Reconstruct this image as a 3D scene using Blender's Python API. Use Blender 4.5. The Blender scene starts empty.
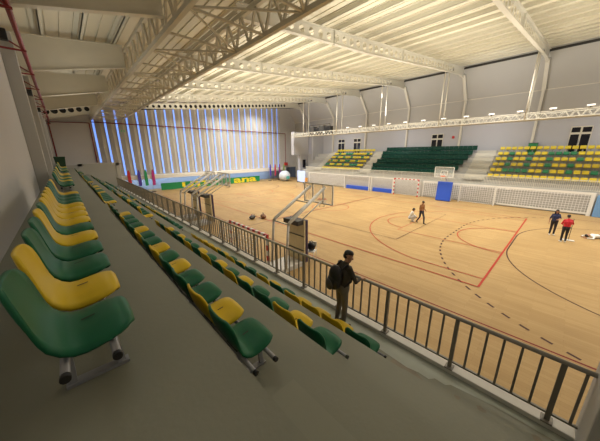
import bpy, bmesh, math, random
from mathutils import Vector, Matrix
R = math.radians
random.seed(7)
scene = bpy.context.scene
COL = scene.collection
PI = math.pi

# ------------------------------------------------------------------ camera, world, light, exposure
cam_d = bpy.data.cameras.new('camera')
cam = bpy.data.objects.new('camera', cam_d)
COL.objects.link(cam)
scene.camera = cam
cam_d.sensor_width = 36.0
cam_d.lens = 36.0 * 247.0 / 600.0
cam_d.clip_start = 0.05
cam_d.clip_end = 300
CZ = 5.2
def set_cam(yaw, pitch, roll):
    y, p, r = R(yaw), R(pitch), R(roll)
    f = Vector((math.sin(y)*math.cos(p), math.cos(y)*math.cos(p), -math.sin(p)))
    r0 = Vector((math.cos(y), -math.sin(y), 0)); u0 = r0.cross(f)
    rr = r0*math.cos(r) + u0*math.sin(r)
    uu = -r0*math.sin(r) + u0*math.cos(r)
    m = Matrix((rr, uu, -f)).transposed().to_4x4()
    m.translation = (0, 0, CZ)
    cam.matrix_world = m
set_cam(42.95, 15.3, -0.4)

world = bpy.data.worlds.new('world'); scene.world = world
world.use_nodes = True
world.node_tree.nodes['Background'].inputs[0].default_value = (0.8, 0.85, 1.0, 1)
world.node_tree.nodes['Background'].inputs[1].default_value = 0.05
scene.view_settings.view_transform = 'Standard'
scene.view_settings.look = 'None'
scene.view_settings.gamma = 1
scene.view_settings.use_curve_mapping = False
scene.view_settings.exposure = 0.0

def area(name, loc, target, sx, sy, power, color=(1, 0.93, 0.8), spread=180):
    d = bpy.data.lights.new(name, 'AREA'); d.shape = 'RECTANGLE'
    d.size = sx; d.size_y = sy; d.energy = power; d.color = color; d.spread = R(spread)
    o = bpy.data.objects.new(name, d); COL.objects.link(o)
    o.location = loc
    o.rotation_euler = (Vector(target)-Vector(loc)).to_track_quat('-Z', 'Y').to_euler()
    return o
WARM = (1.0, 0.94, 0.83)
for y in (-4.5, 4.5, 13.5, 22.5, 30.5, 37.0):
    for x, pw in ((13.0, 165), (20.0, 430), (26.5, 540)):
        area('hall_luminaire', (x, y, 9.9+0.118*x-0.7), (x, y, 0), 3.0, 5.0, pw, WARM, 150)
# added fill lights facing up, standing in for light bounced onto the roof
for y in (-0.1, 6.7, 13.5, 20.3, 27.1, 33.9):
    for x in (12.0, 19.0, 26.0):
        area('roof_fill', (x, y, 8.2), (x, y, 13.0), 3.0, 3.0, 185, (1.0, 0.95, 0.80), 170)
for y in (-3.5, 6.7, 17.0, 27.1):
    area('wall_fill', (31.2, y, 8.7), (37.0, y, 12.5), 0.5, 8.0, 110, (1.0, 0.98, 0.98), 170)  # added fill that brightens the far wall
# added down and up fill lights over the near stand, and the cool light in the recess below the end wall
for y in (-6.0, 4.0, 14.0, 24.0, 33.0):
    area('stand_fill', (1.4, y, 8.9), (1.4, y, 0), 1.0, 5.0, 26, (1.0, 1.0, 0.92), 180)
    area('stand_upfill', (1.4, y, 7.6), (1.4, y, 12), 1.0, 5.0, 30, (1.0, 0.97, 0.86), 170)
area('recess_lamp', (18, 41.4, 1.6), (18, 43, 0.6), 26, 0.3, 330, (0.65, 0.8, 1.0), 180)

# ------------------------------------------------------------------ materials
MATS = {}
def mat(name, col, rough=0.6, metal=0.0, emit=None, estr=0.0, noise=0.0, nscale=8.0, bump=0.0, bscale=60, alpha=1.0, spec=0.5, stretch=None):
    if name in MATS: return MATS[name]
    m = bpy.data.materials.new(name); m.use_nodes = True
    nt = m.node_tree; b = nt.nodes['Principled BSDF']
    b.inputs['Base Color'].default_value = (*col, 1)
    b.inputs['Roughness'].default_value = rough
    b.inputs['Metallic'].default_value = metal
    b.inputs['Specular IOR Level'].default_value = spec
    if emit:
        b.inputs['Emission Color'].default_value = (*emit, 1)
        b.inputs['Emission Strength'].default_value = estr
    tc = nt.nodes.new('ShaderNodeTexCoord')
    src = tc.outputs['Object']
    if stretch:
        mp = nt.nodes.new('ShaderNodeMapping'); mp.inputs['Scale'].default_value = stretch
        nt.links.new(src, mp.inputs['Vector']); src = mp.outputs['Vector']
    if noise > 0:
        n = nt.nodes.new('ShaderNodeTexNoise'); n.inputs['Scale'].default_value = nscale
        n.inputs['Detail'].default_value = 5
        nt.links.new(src, n.inputs['Vector'])
        mx = nt.nodes.new('ShaderNodeMix'); mx.data_type = 'RGBA'
        mx.inputs['A'].default_value = (*[c*(1-noise) for c in col], 1)
        mx.inputs['B'].default_value = (*[min(1, c*(1+noise)) for c in col], 1)
        nt.links.new(n.outputs['Fac'], mx.inputs['Factor'])
        nt.links.new(mx.outputs['Result'], b.inputs['Base Color'])
    if bump > 0:
        n2 = nt.nodes.new('ShaderNodeTexNoise'); n2.inputs['Scale'].default_value = bscale
        nt.links.new(src, n2.inputs['Vector'])
        bp = nt.nodes.new('ShaderNodeBump'); bp.inputs['Strength'].default_value = bump
        bp.inputs['Distance'].default_value = 0.01
        nt.links.new(n2.outputs['Fac'], bp.inputs['Height'])
        nt.links.new(bp.outputs['Normal'], b.inputs['Normal'])
    if alpha < 1: b.inputs['Alpha'].default_value = alpha
    MATS[name] = m
    return m

M_CONC = mat('stand_concrete', (0.228, 0.230, 0.176), 0.6, noise=0.10, nscale=1.2, bump=0.15, bscale=25)
M_STEP_LIT = mat('lit_step_concrete', (0.25, 0.252, 0.194), 0.6, noise=0.08, nscale=1.5)  # lighter tone paints the step as lit against the shaded tread
M_GUTTER = mat('pale_green_floor_paint', (0.37, 0.40, 0.34), 0.5, noise=0.12, nscale=4)
M_STAIN = mat('worn_patch', (0.22, 0.19, 0.135), 0.6, noise=0.25, nscale=5)
M_KERB = mat('white_kerb_paint', (0.62, 0.60, 0.55), 0.55, noise=0.08, nscale=3)
M_WALL = mat('lilac_grey_wall', (0.60, 0.595, 0.61), 0.8, noise=0.04, nscale=0.6)
M_WALLW = mat('white_wall', (0.47, 0.48, 0.53), 0.8, noise=0.03, nscale=0.6)
M_UPPER = mat('upper_wall_panel', (0.47, 0.465, 0.45), 0.7, noise=0.04, nscale=0.5)
M_ROOF = mat('cream_roof_sheet', (0.72, 0.68, 0.56), 0.6, noise=0.05, nscale=1.0)
M_STEEL = mat('cream_painted_steel', (0.66, 0.63, 0.53), 0.5, noise=0.05, nscale=2)
M_STEELW = mat('offwhite_painted_steel', (0.66, 0.64, 0.57), 0.5, noise=0.04, nscale=2)
M_TRUSS = mat('beige_truss_paint', (0.58, 0.54, 0.44), 0.5, noise=0.06, nscale=3)
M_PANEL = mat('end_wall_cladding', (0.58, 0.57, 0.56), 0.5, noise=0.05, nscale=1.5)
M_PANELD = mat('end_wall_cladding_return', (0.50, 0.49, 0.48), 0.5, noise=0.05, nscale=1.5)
M_STRIP = mat('blue_light', (0.2, 0.4, 1.0), 0.5, emit=(0.15, 0.32, 1.0), estr=1.25)
M_RED = mat('red_pipe_paint', (0.25, 0.03, 0.035), 0.45, noise=0.1)
M_RAIL = mat('grey_rail_steel', (0.20, 0.182, 0.150), 0.45, metal=0.1, noise=0.08, nscale=6)
M_RAILT = mat('satin_top_rail', (0.38, 0.36, 0.32), 0.35, metal=0.2, noise=0.06, nscale=6)
M_GREEN = mat('green_seat_plastic', (0.006, 0.120, 0.052), 0.45, noise=0.06, nscale=5, spec=0.3)
M_YEL = mat('yellow_seat_plastic', (0.66, 0.46, 0.012), 0.45, noise=0.06, nscale=5, spec=0.3)
M_FGREEN = mat('green_far_seat_plastic', (0.02, 0.22, 0.09), 0.4)
M_FYEL = mat('yellow_far_seat_plastic', (0.72, 0.58, 0.03), 0.4)
M_FDARK = mat('dark_green_far_seat_plastic', (0.004, 0.050, 0.036), 0.45, spec=0.2)
M_SLOT = mat('dark_slot', (0.012, 0.02, 0.012), 0.6)
M_GALV = mat('galvanised_tube', (0.34, 0.35, 0.38), 0.4, metal=0.5, noise=0.06)
M_BLACK = mat('black_plastic', (0.012, 0.012, 0.013), 0.45)
M_DARK = mat('dark_grey', (0.05, 0.048, 0.045), 0.55)
M_WHITE = mat('white_paint', (0.78, 0.77, 0.74), 0.45)
M_WRED = mat('red_paint', (0.55, 0.03, 0.03), 0.4)
M_BLUE = mat('blue_vinyl', (0.03, 0.10, 0.62), 0.45, noise=0.06)
M_LBLUE = mat('light_blue_vinyl', (0.16, 0.33, 0.62), 0.5, noise=0.1)
M_NET = mat('net_cord', (0.88, 0.88, 0.89), 0.7)
M_HOOP = mat('hoop_frame_paint', (0.60, 0.59, 0.56), 0.4, metal=0.1)
M_PLY = mat('plywood_back', (0.74, 0.62, 0.38), 0.6, noise=0.15, nscale=4, stretch=(1, 6, 1))
M_ORANGE = mat('orange_rim', (0.8, 0.16, 0.03), 0.4)
M_DOORGL = mat('dark_door_glass', (0.012, 0.013, 0.02), 0.12)
M_BANG = mat('banner_green', (0.01, 0.26, 0.09), 0.6)
M_BANY = mat('banner_yellow', (0.85, 0.72, 0.03), 0.6)
M_STAIR = mat('far_stair_concrete', (0.60, 0.585, 0.52), 0.7, noise=0.05)
M_FBASE = mat('far_stand_concrete', (0.46, 0.455, 0.44), 0.7, noise=0.05)
M_LAMP = mat('floodlight_lens', (0.9, 0.9, 0.9), 0.4, emit=(1.0, 0.95, 0.85), estr=0.5)
M_BIN = mat('bin_dark_green', (0.008, 0.05, 0.022), 0.5)
M_RECESS = mat('recess_wall', (0.30, 0.36, 0.46), 0.7)

def glass_mat():
    m = bpy.data.materials.new('backboard_glass'); m.use_nodes = True
    b = m.node_tree.nodes['Principled BSDF']
    b.inputs['Base Color'].default_value = (0.85, 0.9, 0.92, 1); b.inputs['Roughness'].default_value = 0.08
    b.inputs['Alpha'].default_value = 0.22
    return m
M_GLASS = glass_mat()

def court_mat():
    m = bpy.data.materials.new('court_parquet'); m.use_nodes = True
    nt = m.node_tree; b = nt.nodes['Principled BSDF']; L = nt.links
    tc = nt.nodes.new('ShaderNodeTexCoord')
    br = nt.nodes.new('ShaderNodeTexBrick')
    br.inputs['Scale'].default_value = 1.0
    br.inputs['Brick Width'].default_value = 1.6; br.inputs['Row Height'].default_value = 0.13
    br.inputs['Mortar Size'].default_value = 0.003
    br.inputs['Color1'].default_value = (0.45, 0.31, 0.145, 1)
    br.inputs['Color2'].default_value = (0.395, 0.262, 0.117, 1)
    br.inputs['Mortar'].default_value = (0.33, 0.21, 0.09, 1)
    mp = nt.nodes.new('ShaderNodeMapping'); mp.inputs['Rotation'].default_value = (0, 0, PI/2)
    L.new(tc.outputs['Object'], mp.inputs['Vector']); L.new(mp.outputs['Vector'], br.inputs['Vector'])
    n = nt.nodes.new('ShaderNodeTexNoise'); n.inputs['Scale'].default_value = 0.5; n.inputs['Detail'].default_value = 6
    L.new(tc.outputs['Object'], n.inputs['Vector'])
    mx = nt.nodes.new('ShaderNodeMix'); mx.data_type = 'RGBA'; mx.blend_type = 'MULTIPLY'
    cr = nt.nodes.new('ShaderNodeValToRGB')
    cr.color_ramp.elements[0].position = 0.3; cr.color_ramp.elements[0].color = (0.90, 0.89, 0.88, 1)
    cr.color_ramp.elements[1].position = 0.7; cr.color_ramp.elements[1].color = (1.04, 1.04, 1.04, 1)
    L.new(n.outputs['Fac'], cr.inputs['Fac'])
    mx.inputs['Factor'].default_value = 1.0
    L.new(br.outputs['Color'], mx.inputs['A']); L.new(cr.outputs['Color'], mx.inputs['B'])
    L.new(mx.outputs['Result'], b.inputs['Base Color'])
    b.inputs['Roughness'].default_value = 0.5
    b.inputs['Specular IOR Level'].default_value = 0.10
    return m
M_COURT = court_mat()
M_LRED = mat('red_court_line', (0.42, 0.045, 0.03), 0.5, spec=0.1)
M_LBLK = mat('dark_court_line', (0.075, 0.035, 0.03), 0.5, spec=0.1)
M_LMAR = mat('maroon_court_line', (0.20, 0.03, 0.025), 0.5, spec=0.1)

# ------------------------------------------------------------------ mesh helpers
class MB:
    def __init__(s): s.bm = bmesh.new(); s.mats = []
    def mi(s, m):
        if m not in s.mats: s.mats.append(m)
        return s.mats.index(m)
    def face(s, pts, m, smooth=False):
        vs = [s.bm.verts.new(p) for p in pts]
        f = s.bm.faces.new(vs); f.material_index = s.mi(m); f.smooth = smooth
        return f
    def box(s, x0, x1, y0, y1, z0, z1, m, bev=0.0, M=None):
        r = bmesh.ops.create_cube(s.bm, size=1.0)
        vs = r['verts']
        for v in vs:
            v.co = Vector(((x0+x1)/2+v.co.x*(x1-x0), (y0+y1)/2+v.co.y*(y1-y0), (z0+z1)/2+v.co.z*(z1-z0)))
        fs = set(f for v in vs for f in v.link_faces)
        i = s.mi(m)
        for f in fs: f.material_index = i
        if bev > 0:
            es = list(set(e for v in vs for e in v.link_edges))
            r2 = bmesh.ops.bevel(s.bm, geom=es, offset=bev, segments=2, affect='EDGES', profile=0.5)
            for f in r2['faces']: f.material_index = i
            vs = list(set(v for f in r2['faces'] for v in f.verts) | set(v for v in vs if v.is_valid))
        if M is not None: bmesh.ops.transform(s.bm, matrix=M, verts=[v for v in vs if v.is_valid])
        return s
    def bar(s, a, b, w, h, m, up=(0, 0, 1)):
        a, b = Vector(a), Vector(b); d = (b-a); L = d.length; d.normalize()
        up = Vector(up)
        if abs(d.dot(up)) > 0.99: up = Vector((1, 0, 0))
        sd = d.cross(up).normalized(); u = sd.cross(d).normalized()
        P = []
        for p in (a, b):
            for i, j in ((-1, -1), (1, -1), (1, 1), (-1, 1)):
                P.append(s.bm.verts.new(p + sd*(w/2*i) + u*(h/2*j)))
        k = s.mi(m)
        for q in ((3, 2, 1, 0), (4, 5, 6, 7), (0, 1, 5, 4), (1, 2, 6, 5), (2, 3, 7, 6), (3, 0, 4, 7)):
            f = s.bm.faces.new([P[i] for i in q]); f.material_index = k
        return s
    def tube(s, pts, r, m, n=10, cap=True, r2=None):
        pts = [Vector(p) for p in pts]; k = s.mi(m); rings = []
        N = len(pts); prev = None
        for i, p in enumerate(pts):
            d = (pts[min(i+1, N-1)]-pts[max(i-1, 0)]).normalized()
            if prev is None:
                up = Vector((0, 0, 1)) if abs(d.z) < 0.95 else Vector((1, 0, 0))
                a = d.cross(up).normalized()
            else:
                a = (prev - d*prev.dot(d)).normalized()
            prev = a; b = d.cross(a)
            rr = r if r2 is None else r+(r2-r)*i/(N-1)
            rings.append([s.bm.verts.new(p + a*(rr*math.cos(2*PI*j/n)) + b*(rr*math.sin(2*PI*j/n))) for j in range(n)])
        for i in range(N-1):
            for j in range(n):
                f = s.bm.faces.new((rings[i][j], rings[i][(j+1) % n], rings[i+1][(j+1) % n], rings[i+1][j]))
                f.material_index = k; f.smooth = True
        if cap:
            f = s.bm.faces.new(rings[0][::-1]); f.material_index = k
            f = s.bm.faces.new(rings[-1]); f.material_index = k
        return s
    def prism(s, prof, y0, y1, m, axis='y'):
        """prof: list of (x,z) closed polygon, extruded along y"""
        k = s.mi(m)
        A = [s.bm.verts.new((x, y0, z)) for x, z in prof]
        B = [s.bm.verts.new((x, y1, z)) for x, z in prof]
        n = len(prof)
        fs = [s.bm.faces.new(A), s.bm.faces.new(B[::-1])]
        for i in range(n): fs.append(s.bm.faces.new((A[i], B[i], B[(i+1) % n], A[(i+1) % n])))
        for f in fs: f.material_index = k
        return s
    def ball(s, c, r, m, sx=1, sy=1, sz=1, seg=16):
        r_ = bmesh.ops.create_uvsphere(s.bm, u_segments=seg, v_segments=seg//2+2, radius=r)
        k = s.mi(m)
        for v in r_['verts']: v.co = Vector((c[0]+v.co.x*sx, c[1]+v.co.y*sy, c[2]+v.co.z*sz))
        for f in set(f for v in r_['verts'] for f in v.link_faces): f.material_index = k; f.smooth = True
        return s
    def mesh(s, name):
        bmesh.ops.recalc_face_normals(s.bm, faces=s.bm.faces)
        me = bpy.data.meshes.new(name); s.bm.to_mesh(me); s.bm.free()
        for m in s.mats: me.materials.append(m)
        return me
    def obj(s, name, parent=None):
        return link(name, s.mesh(name), parent)
def link(name, me, parent=None):
    o = bpy.data.objects.new(name, me); COL.objects.link(o)
    if parent is not None: o.parent = parent
    return o
def tag(o, label, cat, group=None, kind=None):
    o['label'] = label; o['category'] = cat
    if group: o['group'] = group
    if kind: o['kind'] = kind
    return o
def thing(name, label, cat, loc=(0, 0, 0), rz=0, group=None):
    o = bpy.data.objects.new(name, None); COL.objects.link(o); o.empty_display_size = 0.1
    o.location = loc; o.rotation_euler = (0, 0, rz)
    return tag(o, label, cat, group)
def struct(mb, name):
    o = mb.obj(name); o['kind'] = 'structure'; return o
def dup(root, loc, label=None, group=None):
    r = root.copy(); COL.objects.link(r); r.location = loc
    if label: r['label'] = label
    if group: r['group'] = group
    for ch in root.children:
        c = ch.copy(); COL.objects.link(c); c.parent = r
        for g in ch.children:
            d = g.copy(); COL.objects.link(d); d.parent = c
    return r
ORD = ['first', 'second', 'third', 'fourth', 'fifth', 'sixth', 'seventh', 'eighth', 'ninth', 'tenth', 'eleventh', 'twelfth',
       'thirteenth', 'fourteenth', 'fifteenth', 'sixteenth', 'seventeenth', 'eighteenth', 'nineteenth', 'twentieth',
       'twenty-first', 'twenty-second', 'twenty-third', 'twenty-fourth', 'twenty-fifth', 'twenty-sixth', 'twenty-seventh',
       'twenty-eighth', 'twenty-ninth', 'thirtieth', 'thirty-first', 'thirty-second']

YE = 41.0          # end wall
YN = -10.0         # wall behind the camera
XF = 37.0          # far wall
def zb(x): return 9.4 + 0.118*x          # underside of the roof girders
def zroof(x): return zb(x) + 1.02
GY = [-3.5 + 6.8*k for k in range(7)]    # girder lines

# ------------------------------------------------------------------ court floor with its lines
mb = MB()
mb.face([(4.4, YN, 0), (XF, YN, 0), (XF, 43.5, 0), (4.4, 43.5, 0)], M_COURT)
LZ = [0.003]
def ribbon(pts, w, m):
    LZ[0] += 0.0002
    z = LZ[0]
    pts = [Vector((p[0], p[1], z)) for p in pts]; N = len(pts); Ls = []; Rs = []
    for i, p in enumerate(pts):
        d = (pts[min(i+1, N-1)]-pts[max(i-1, 0)]).normalized(); nrm = Vector((-d.y, d.x, 0))
        Ls.append(p+nrm*w/2); Rs.append(p-nrm*w/2)
    for i in range(N-1):
        mb.face([Ls[i], Ls[i+1], Rs[i+1], Rs[i]], m)
def arc(cx, cy, r, a0, a1, n=40): return [(cx+r*math.cos(R(a0+(a1-a0)*i/n)), cy+r*math.sin(R(a0+(a1-a0)*i/n))) for i in range(n+1)]
def dashes(pts, w, m, on, off):
    # walk along a polyline leaving gaps
    pts = [Vector((*p, 0)) for p in pts]; d = 0; cur = [pts[0]]; draw = True; lim = on
    for a, b in zip(pts, pts[1:]):
        L = (b-a).length; t = 0
        while t < L:
            step = min(lim-d, L-t); t += step; d += step
            p = a+(b-a)*(t/L)
            if draw: cur.append(p)
            if d >= lim-1e-6:
                if draw and len(cur) > 1: ribbon(cur, w, m)
                draw = not draw; d = 0; lim = on if draw else off; cur = [p]
CX = 18.65
# handball court 40 x 20 (dark), goal lines at -4.5 and 35.5
ribbon([(8.65, -4.5), (8.65, 35.5), (28.65, 35.5), (28.65, -4.5), (8.65, -4.5)], 0.07, M_LMAR)
ribbon([(8.65, 15.5), (28.65, 15.5)], 0.06, M_LBLK)
for gy, s in ((-4.5, 1), (35.5, -1)):
    a = arc(CX-1.5, gy, 6, 180, 90) if s > 0 else arc(CX-1.5, gy, 6, 180, 270)
    b = arc(CX+1.5, gy, 6, 90, 0) if s > 0 else arc(CX+1.5, gy, 6, 270, 360)
    ribbon(a+b, 0.06, M_LBLK)
    q = math.degrees(math.asin(3.4/9))
    a = arc(CX-1.5, gy, 9, 158, 90) if s > 0 else arc(CX-1.5, gy, 9, 202, 270)
    b = arc(CX+1.5, gy, 9, 90, 22) if s > 0 else arc(CX+1.5, gy, 9, 270, 338)
    dashes(a+b, 0.085, M_LBLK, 0.28, 0.30)
# basketball court 28 x 15 (red)
ribbon([(11.15, 1.6), (26.15, 1.6)], 0.075, M_LRED)
ribbon([(11.15, 1.6), (11.15, 29.6), (26.15, 29.6), (26.15, 1.6)], 0.06, M_LRED)
ribbon([(11.15, 15.6), (26.15, 15.6)], 0.05, M_LRED)
ribbon(arc(CX, 15.6, 1.8, 0, 360, 48), 0.05, M_LRED)
for by, s in ((1.6, 1), (29.6, -1)):
    y3 = by+s*1.575
    dx = 6.6
    dyy = math.sqrt(6.75**2-dx**2)
    aa = math.degrees(math.atan2(dyy, dx))
    pts = [(CX+dx, by)] + arc(CX, y3, 6.75, s*aa, s*(180-aa), 60) + [(CX-dx, by)]
    ribbon(pts, 0.05, M_LRED)
    ribbon([(CX-2.45, by), (CX-2.45, by+s*5.8), (CX+2.45, by+s*5.8), (CX+2.45, by)], 0.05, M_LRED)
    ribbon(arc(CX, by, 2.7, 0, s*180, 30), 0.05, M_LRED)
    ribbon(arc(CX, by+s*5.8, 1.8, 0, s*180, 30), 0.05, M_LRED)
# volleyball court (thin dark)
ribbon([(14.15, 6.5), (14.15, 24.5), (23.15, 24.5), (23.15, 6.5), (14.15, 6.5)], 0.04, M_LBLK)
struct(mb, 'floor')

# ------------------------------------------------------------------ near stand (stepped concrete)
ZA, ZBt, ZCt, ZD = 3.83, 3.06, 2.30, 1.54
XA, XB, XC = 0.632, 1.77, 2.91
YS0, YS1 = -4.0, 36.2
mb = MB()
mb.prism([(-1.2, 0), (4.4, 0), (4.4, ZD), (XC, ZD), (XC, ZCt), (XB, ZCt), (XB, ZBt), (XA, ZBt), (XA, ZA), (-1.2, ZA)], YS0, YS1, M_CONC)
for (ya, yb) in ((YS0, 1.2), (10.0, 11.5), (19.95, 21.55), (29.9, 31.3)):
    mb.box(XA, XA+0.40, ya, yb, ZBt, ZBt+0.385, M_STEP_LIT)
    mb.box(XB, XB+0.40, ya, yb, ZCt, ZCt+0.38, M_CONC)
    mb.box(XC, XC+0.40, ya, yb, ZD, ZD+0.38, M_CONC)
# painted gutter strip along the kerb with a ragged edge, and the worn patches
edge = [(3.80, 36.2), (3.80, 6), (3.79, 3.0), (3.80, 1.9), (3.76, 1.3), (3.80, 1.12), (3.79, 0.95), (3.88, 0.88), (3.87, 0.72), (3.94, 0.66), (4.02, 0.1), (4.03, -0.69)]
for (x0, y0), (x1, y1) in zip(edge, edge[1:]):
    mb.face([(x0, y0, ZD+0.003), (4.16, y0, ZD+0.003), (4.16, y1, ZD+0.003), (x1, y1, ZD+0.003)], M_GUTTER)
def blob(cx, cy, rx, ry, z, m, seed):
    rr = random.Random(seed)
    mb.face([(cx+rx*math.cos(2*PI*i/14)*rr.uniform(.7, 1.15), cy+ry*math.sin(2*PI*i/14)*rr.uniform(.7, 1.15), z) for i in range(14)], m)
mb.face([(3.42, 1.62, ZD+.002), (3.78, 1.55, ZD+.002), (3.78, 1.15, ZD+.002), (3.70, 1.0, ZD+.002), (3.50, 1.12, ZD+.002)], M_STAIN)
blob(3.83, 0.22, 0.05, 0.07, ZD+.002, M_STAIN, 1)
blob(3.78, 0.52, 0.035, 0.05, ZD+.002, M_STAIN, 2)
blob(3.90, -0.38, 0.05, 0.06, ZD+.002, M_STAIN, 3)
struct(mb, 'floor_stand')
mb = MB()
mb.box(4.16, 4.4, YS0, YS1, ZD, ZD+0.08, M_KERB, 0.01)
struct(mb, 'trim_kerb')

# low end wall of the stand with a sunk panel
mb = MB()
mb.box(1.1, 4.75, 36.2, 36.5, 0, 4.22, M_UPPER)
mb.box(1.1, 1.45, 36.12, 36.2, 1.5, 4.22, M_UPPER); mb.box(4.4, 4.75, 36.12, 36.2, 0, 4.22, M_UPPER)
mb.box(1.1, 4.75, 36.12, 36.2, 3.95, 4.22, M_UPPER)
mb.box(-0.85, 1.1, 36.2, 36.5, 0, 4.1, M_UPPER)
struct(mb, 'wall_stand_end')
# corner pier at the front of the frame
mb = MB(); mb.box(3.72, 4.40, -1.35, -0.70, ZD, 3.6, M_UPPER, 0.02)
struct(mb, 'wall_pier')

# ------------------------------------------------------------------ walls and roof
mb = MB()
mb.box(-1.25, -0.85, YN, YE, 0, 10.3, M_WALL)
struct(mb, 'wall_left')
for i, y in enumerate((13.9, 20.6, 27.4, 34.2)):
    t = tag(MB().box(-0.85, -0.50, y-0.22, y+0.22, ZA, 9.2, M_UPPER, 0.015).obj('column'),
            f'beige square column against the left wall, {ORD[i]} along the wall', 'column', 'columns along the left wall')
mb = MB()
mb.box(-1.25, XF+0.3, YN-0.3, YN, 0, 15.5, M_WALL)
struct(mb, 'wall_back')
# end wall: cladding above the white ledge, recess below it
mb = MB()
mb.box(-1.25, XF+0.3, YE, YE+0.3, 2.3, 15.2, M_PANEL)
mb.box(-1.25, XF+0.3, 43.2, 43.5, 0, 3.0, M_RECESS)
struct(mb, 'wall_end')
mb = MB(); mb.box(5.2, 33.6, 40.2, 43.2, 1.8, 2.32, M_WHITE, 0.02)
struct(mb, 'trim_ledge')
mb = MB(); mb.box(-0.85, 3.1, YE-0.25, YE, 0.0, 8.9, M_WALL)
struct(mb, 'wall_wing')
# far wall: upright up to the kink, then leaning over the court
mb = MB()
mb.prism([(XF, 0), (XF, 11.2), (34.5, 14.05), (34.5, 14.5), (35, 14.6), (XF+0.3, 11.4), (XF+0.3, 0)], YN, YE, M_UPPER)
o = struct(mb, 'wall_far')
mb = MB(); mb.box(36.95, 37.0, YN, YE, 5.0, 8.45, M_WALLW)
struct(mb, 'wall_far_lower')
mb = MB(); mb.bar((36.97, YN, 11.2), (36.97, YE, 11.2), 0.06, 0.08, M_STEELW)
struct(mb, 'trim_kink')
mb = MB(); mb.bar((34.5, YN, 14.12), (34.5, YE, 14.12), 0.12, 0.2, M_DARK)
struct(mb, 'trim_eaves')
# roof sheet with its ribs
mb = MB()
xs = [-1.3+0.45*i for i in range(82)]
for a, b in zip(xs, xs[1:]):
    c = a+0.36
    for p, q, dz, dz2 in ((a, c, 0, 0), (c, b, 0.05, 0.05)):
        mb.face([(p, YN, zroof(p)+dz), (q, YN, zroof(q)+dz2), (q, YE+0.3, zroof(q)+dz2), (p, YE+0.3, zroof(p)+dz)], M_ROOF)
        mb.face([(q, YN, zroof(q)), (q, YN, zroof(q)+0.05), (q, YE+0.3, zroof(q)+0.05), (q, YE+0.3, zroof(q))], M_ROOF)
struct(mb, 'ceiling')

# purlins
PX = [0.3, 1.6, 2.9] + [6.6+1.42*i for i in range(20)]
for i, x in enumerate(PX):
    z = zroof(x)
    m = MB(); m.bar((x, YN, z-0.13), (x, YE, z-0.13), 0.05, 0.18, M_STEEL); m.bar((x+0.05, YN, z-0.21), (x+0.05, YE, z-0.21), 0.14, 0.02, M_STEEL)
    tag(m.obj('purlin'), f'long cream roof purlin under the roof sheet, {ORD[i]} counted from the left wall', 'beam', 'roof purlins')

# ------------------------------------------------------------------ roof girders over the court with round holes in the web
def web_holes(mb, x0, x1, y, zf0, zf1, cells, rfrac, m, solid=0.0):
    k = mb.mi(m); n = 16
    dx = (x1-x0)/cells
    for c in range(cells):
        a, b = x0+c*dx, x0+(c+1)*dx
        pa = [(a, zf0(a)), (b, zf0(b)), (b, zf1(b)), (a, zf1(a))]
        cx = (a+b)/2; cz = (zf0(cx)+zf1(cx))/2; r = rfrac*(zf1(cx)-zf0(cx))
        corners = []
        outer = []
        for j in range(n):
            th = 2*PI*j/n - 3*PI/4
            # point on the cell border at the same turn
            s = (j % 4)/4.0; e = j//4
            p, q = pa[e], pa[(e+1) % 4]
            outer.append((p[0]+(q[0]-p[0])*s, p[1]+(q[1]-p[1])*s))
        vo = [mb.bm.verts.new((p[0], y, p[1])) for p in outer]
        vi = [mb.bm.verts.new((cx+r*math.cos(2*PI*j/n-3*PI/4), y, cz+r*math.sin(2*PI*j/n-3*PI/4))) for j in range(n)]
        for j in range(n):
            f = mb.bm.faces.new((vo[j], vo[(j+1) % n], vi[(j+1) % n], vi[j])); f.material_index = k
def ztop(x): return zroof(x)-0.26
def zbot(x): return zb(x) + (0.22 if x < 8 else max(0.0, 0.22-0.03*(x-8)))
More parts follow.
